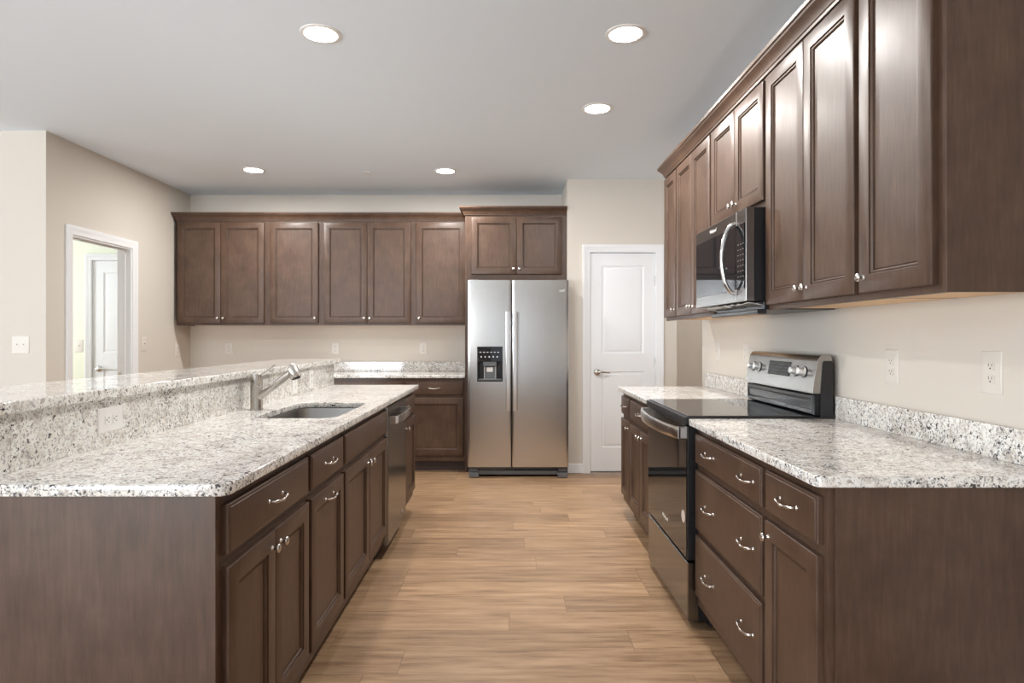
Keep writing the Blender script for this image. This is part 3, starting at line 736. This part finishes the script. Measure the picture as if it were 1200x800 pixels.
# ------------------------------------------------------------------ range
RG = RY[2] - RY[3]
r = thing('electric_range', 'freestanding electric range with black glass cooktop and stainless backguard', 'range', (0.775, RY[2], 0), Rr)
g = 0.004; w = RG - g
bm = B(g, w, 0.045, 0.60, 0.03, 0.900); box(bm, g + 0.02, w - 0.02, 0.10, 0.55, 0.0, 0.03)
obj('body', bm, BLACK, r, bevel=0.002)
obj('cooktop_rim', B(g - 0.001, w + 0.001, -0.012, 0.59, 0.886, 0.921), BLACK, r, bevel=0.004)
obj('cooktop_glass', B(g + 0.010, w - 0.010, 0.004, 0.545, 0.921, 0.9255), TOPG, r, bevel=0.0015)
od = obj('oven_door', B(g, w - 0.0, 0.0, 0.044, 0.298, 0.880), BLACK, r, bevel=0.003)
obj('door_glass', B(g + 0.006, w - 0.012, -0.003, 0.0, 0.304, 0.822), GLASS, od, bevel=0.001)
obj('door_trim', B(g, w, -0.004, 0.0, 0.824, 0.879), DSTEEL, od, bevel=0.001)
hb = B(); n = 26; x0, x1 = g + 0.006, w - 0.004
rings = []
for i in range(n + 1):
    u = i / n; x = x0 + (x1 - x0) * u; s = 1 - (2 * u - 1) ** 2
    y = -0.030 - 0.042 * s ** 0.8
    rings.append([(x, y - 0.010, 0.826), (x, y - 0.013, 0.838), (x, y - 0.013, 0.866), (x, y - 0.010, 0.877), (x, y, 0.877), (x, y, 0.826)])
loft(hb, rings)
box(hb, x0, x0 + 0.030, -0.036, -0.004, 0.828, 0.876); box(hb, x1 - 0.030, x1, -0.036, -0.004, 0.828, 0.876)
obj('oven_handle', hb, STEELH, od, smooth=30)
dr = obj('storage_drawer', nest(B(), g, w, 0.035, 0.285, [(0, 0.044), (0, 0.004), (0.004, 0.0), (0.006, 0.0)]), DSTEEL, r)
tm = text_mesh('Whirlpool', 0.026, PRINT, 0.2); obj('brand_logo', tm, None, od, (RG / 2, -0.0034, 0.378))
obj('round_sticker', lathe(B(), [(0.0, 0.0), (0.028, 0.0), (0.028, 0.0006), (0.0, 0.0006)], 28, '-y', (RG - 0.062, -0.0032, 0.474), False), STICK, od)
# backguard: riser, slanted control panel, end caps; cross-section (y, z), y local = X-0.775
bm = B(g + 0.004, w - 0.004, 0.555, 0.60, 0.921, 1.03)
rb = nest(B(), g + 0.004, w - 0.004, 0.928, 1.018, [(0, 0.60), (0, 0.553), (0.006, 0.547), (0.020, 0.547), (0.026, 0.551), (0.03, 0.551)])
obj('rear_riser', rb, RISER, r)
sec = [(0.541, 1.022), (0.5435, 1.040), (0.563, 1.160), (0.568, 1.176), (0.577, 1.187), (0.590, 1.192), (0.612, 1.192), (0.625, 1.186), (0.630, 1.176), (0.630, 1.022)]
cp = obj('control_panel', loft(B(), [[(x, y, z) for y, z in sec] for x in (g, w)]), MSTEEL, r, smooth=30, bevel=0.002)
ec = [(0.576, 0.905), (0.576, 1.02), (0.586, 1.155), (0.592, 1.165), (0.624, 1.165), (0.632, 1.155), (0.632, 0.905)]
for x in (g - 0.002, w - 0.001):
    obj('end_cap', loft(B(), [[(x, y, z) for y, z in ec], [(x + 0.003, y, z) for y, z in ec]]), BLACK, r)
nrm = Vector((0, -0.1200, 0.0195)).normalized(); slope = Vector((0, 0.0195, 0.12)).normalized()
def on_panel(x, z): return Vector((x, 0.5435 + (z - 1.040) * 0.1625, z))
def panel_box(x0, x1, z0, z1, t):
    bm = B(); P = [on_panel(x0, z0), on_panel(x1, z0), on_panel(x1, z1), on_panel(x0, z1)]
    loft(bm, [[p - nrm * 0.001 for p in P], [p + nrm * t for p in P]]); return bm
dp = obj('display', panel_box(0.285, 0.530, 1.082, 1.150, 0.002), DISP, cp)
pr = B()
for rr_ in range(4):
    for k in range(9):
        if (k * 7 + rr_ * 5) % 4 == 0: continue
        x = 0.295 + k * 0.026; z = 1.089 + rr_ * 0.015; P = [on_panel(x, z), on_panel(x + 0.012, z), on_panel(x + 0.012, z + 0.004), on_panel(x, z + 0.004)]
        loft(pr, [[p + nrm * 0.0019 for p in P], [p + nrm * 0.0025 for p in P]])
obj('display_print', pr, FAINT, dp)
for x in (0.085, 0.165, 0.595, 0.675):
    c0 = on_panel(x, 1.112); kb = B()
    tube(kb, [c0 + nrm * h for h in (0.0, 0.006, 0.008, 0.028, 0.032)], [0.022, 0.022, 0.0185, 0.0165, 0.014], 22)
    kn = obj('burner_knob', kb, CHROME, cp, smooth=30)
    obj('knob_ring', tube(B(), [c0 + nrm * 0.0003, c0 + nrm * 0.003], [0.027, 0.026], 24), BLACK, kn)

# ------------------------------------------------------------------ over-the-range microwave
r = thing('microwave_oven', 'over-the-range microwave in dark stainless steel with curved handle', 'microwave', (1.032, UY[2] - 0.004, 1.427), Rr)
w = UY[2] - UY[3] - 0.008; h = 0.410
obj('body', B(0.002, w - 0.002, 0.035, 0.402, 0.0, h), BLACK, r, bevel=0.002)
ff = obj('door_surround', nest(B(), 0, w, 0, h, [(0, 0.036), (0, 0.030), (0, 0.003), (0.003, 0.0), (0.004, 0.0)]), DSTEEL, r)
xs = 0.618
gl = obj('door_glass', B(0.014, xs - 0.004, -0.004, 0.0, 0.055, 0.345), GLASS, ff, bevel=0.001)
obj('keypad', B(xs + 0.003, w - 0.012, -0.004, 0.0, 0.055, 0.345), GLASS, ff, bevel=0.001)
kp = B()
for rr_ in range(8):
    for k in range(3): box(kp, xs + 0.025 + k * 0.030, xs + 0.037 + k * 0.030, -0.0046, -0.0039, 0.085 + rr_ * 0.024, 0.089 + rr_ * 0.024)
obj('keypad_print', kp, FAINT, ff)
obj('door_seam', B(xs - 0.002, xs + 0.001, -0.0012, 0.0005, 0.002, h - 0.002), CHROME, ff)
p = spline([(xs - 0.022, 0.0, 0.040), (xs - 0.022, -0.022, 0.052), (xs - 0.023, -0.046, 0.100), (xs - 0.024, -0.060, 0.200), (xs - 0.023, -0.046, 0.300), (xs - 0.022, -0.022, 0.348), (xs - 0.022, 0.0, 0.360)], 6)
obj('handle', tube(B(), p, 0.011, 14, (1.0, 0.8)), STEELH, ff)
obj('brand_logo', text_mesh('Whirlpool', 0.024, PRINT, 0.2), None, ff, (0.285, -0.0004, 0.378))
# underside: crumpled protective film over the vent and the black lamp housing
fm = B(); nx, ny = 26, 8; V = []
rnd = random.Random(9)
for i in range(nx + 1):
    row = []
    for j in range(ny + 1):
        row.append(fm.verts.new((0.09 + (w - 0.095) * i / nx, 0.012 + 0.11 * j / ny + rnd.uniform(-0.003, 0.003), -0.006 - 0.020 * (j / ny) + rnd.uniform(-0.005, 0.004))))
    V.append(row)
for i in range(nx):
    for j in range(ny): fm.faces.new((V[i][j], V[i + 1][j], V[i + 1][j + 1], V[i][j + 1]))
o = obj('protective_film', fm, FILM, r, smooth=20); s_ = o.modifiers.new('t', 'SOLIDIFY'); s_.thickness = 0.0015
obj('vent_housing', box(B(0.10, w - 0.004, 0.080, 0.395, -0.038, -0.0005), 0.10, w - 0.004, 0.050, 0.094, -0.056, -0.036), BLACK, r, bevel=0.004)

# ------------------------------------------------------------------ ceiling
G6 = 'recessed ceiling lights'
def downlight(x, y, label):
    r = thing('recessed_light', label, 'ceiling light', (x, y, H), 0, G6)
    obj('trim_ring', lathe(B(), [(0.098, 0.0), (0.098, -0.003), (0.090, -0.006), (0.080, -0.006), (0.077, -0.001)], 36, cap=False), PLATE, r)
    obj('diffuser', lathe(B(), [(0.0, -0.0010), (0.078, -0.0010), (0.079, -0.0035), (0.0, -0.0050)], 36, cap=False), LAMP, r)
    l = bpy.data.lights.new('lamp', 'AREA'); l.shape = 'DISK'; l.size = 0.15; l.energy = LAMP_W; l.color = LAMP_COL; l.spread = radians(180)
    o = bpy.data.objects.new('lamp', l); C.objects.link(o); o.parent = r; o.location = (0, 0, -0.014)
downlight(-0.917, 3.07, 'recessed ceiling light above the near left part of the island')
downlight(0.565, 3.07, 'large recessed ceiling light above the aisle nearest the camera on the right')
downlight(0.567, 4.07, 'recessed ceiling light above the aisle midway to the refrigerator')
downlight(-2.257, 5.57, 'small recessed ceiling light far left in front of the back wall cabinets')
downlight(-0.567, 5.60, 'small recessed ceiling light just in front of the refrigerator cabinet')
tag(obj('sprinkler_cover', lathe(B(), [(0.0, 0.0), (0.020, 0.0), (0.020, -0.006), (0.040, -0.008), (0.040, -0.011), (0.0, -0.012)], 24, cap=False), PLATE, None, (-1.262, 5.63, H)), 'small white round sprinkler cover on the ceiling between two small lights', 'sprinkler')
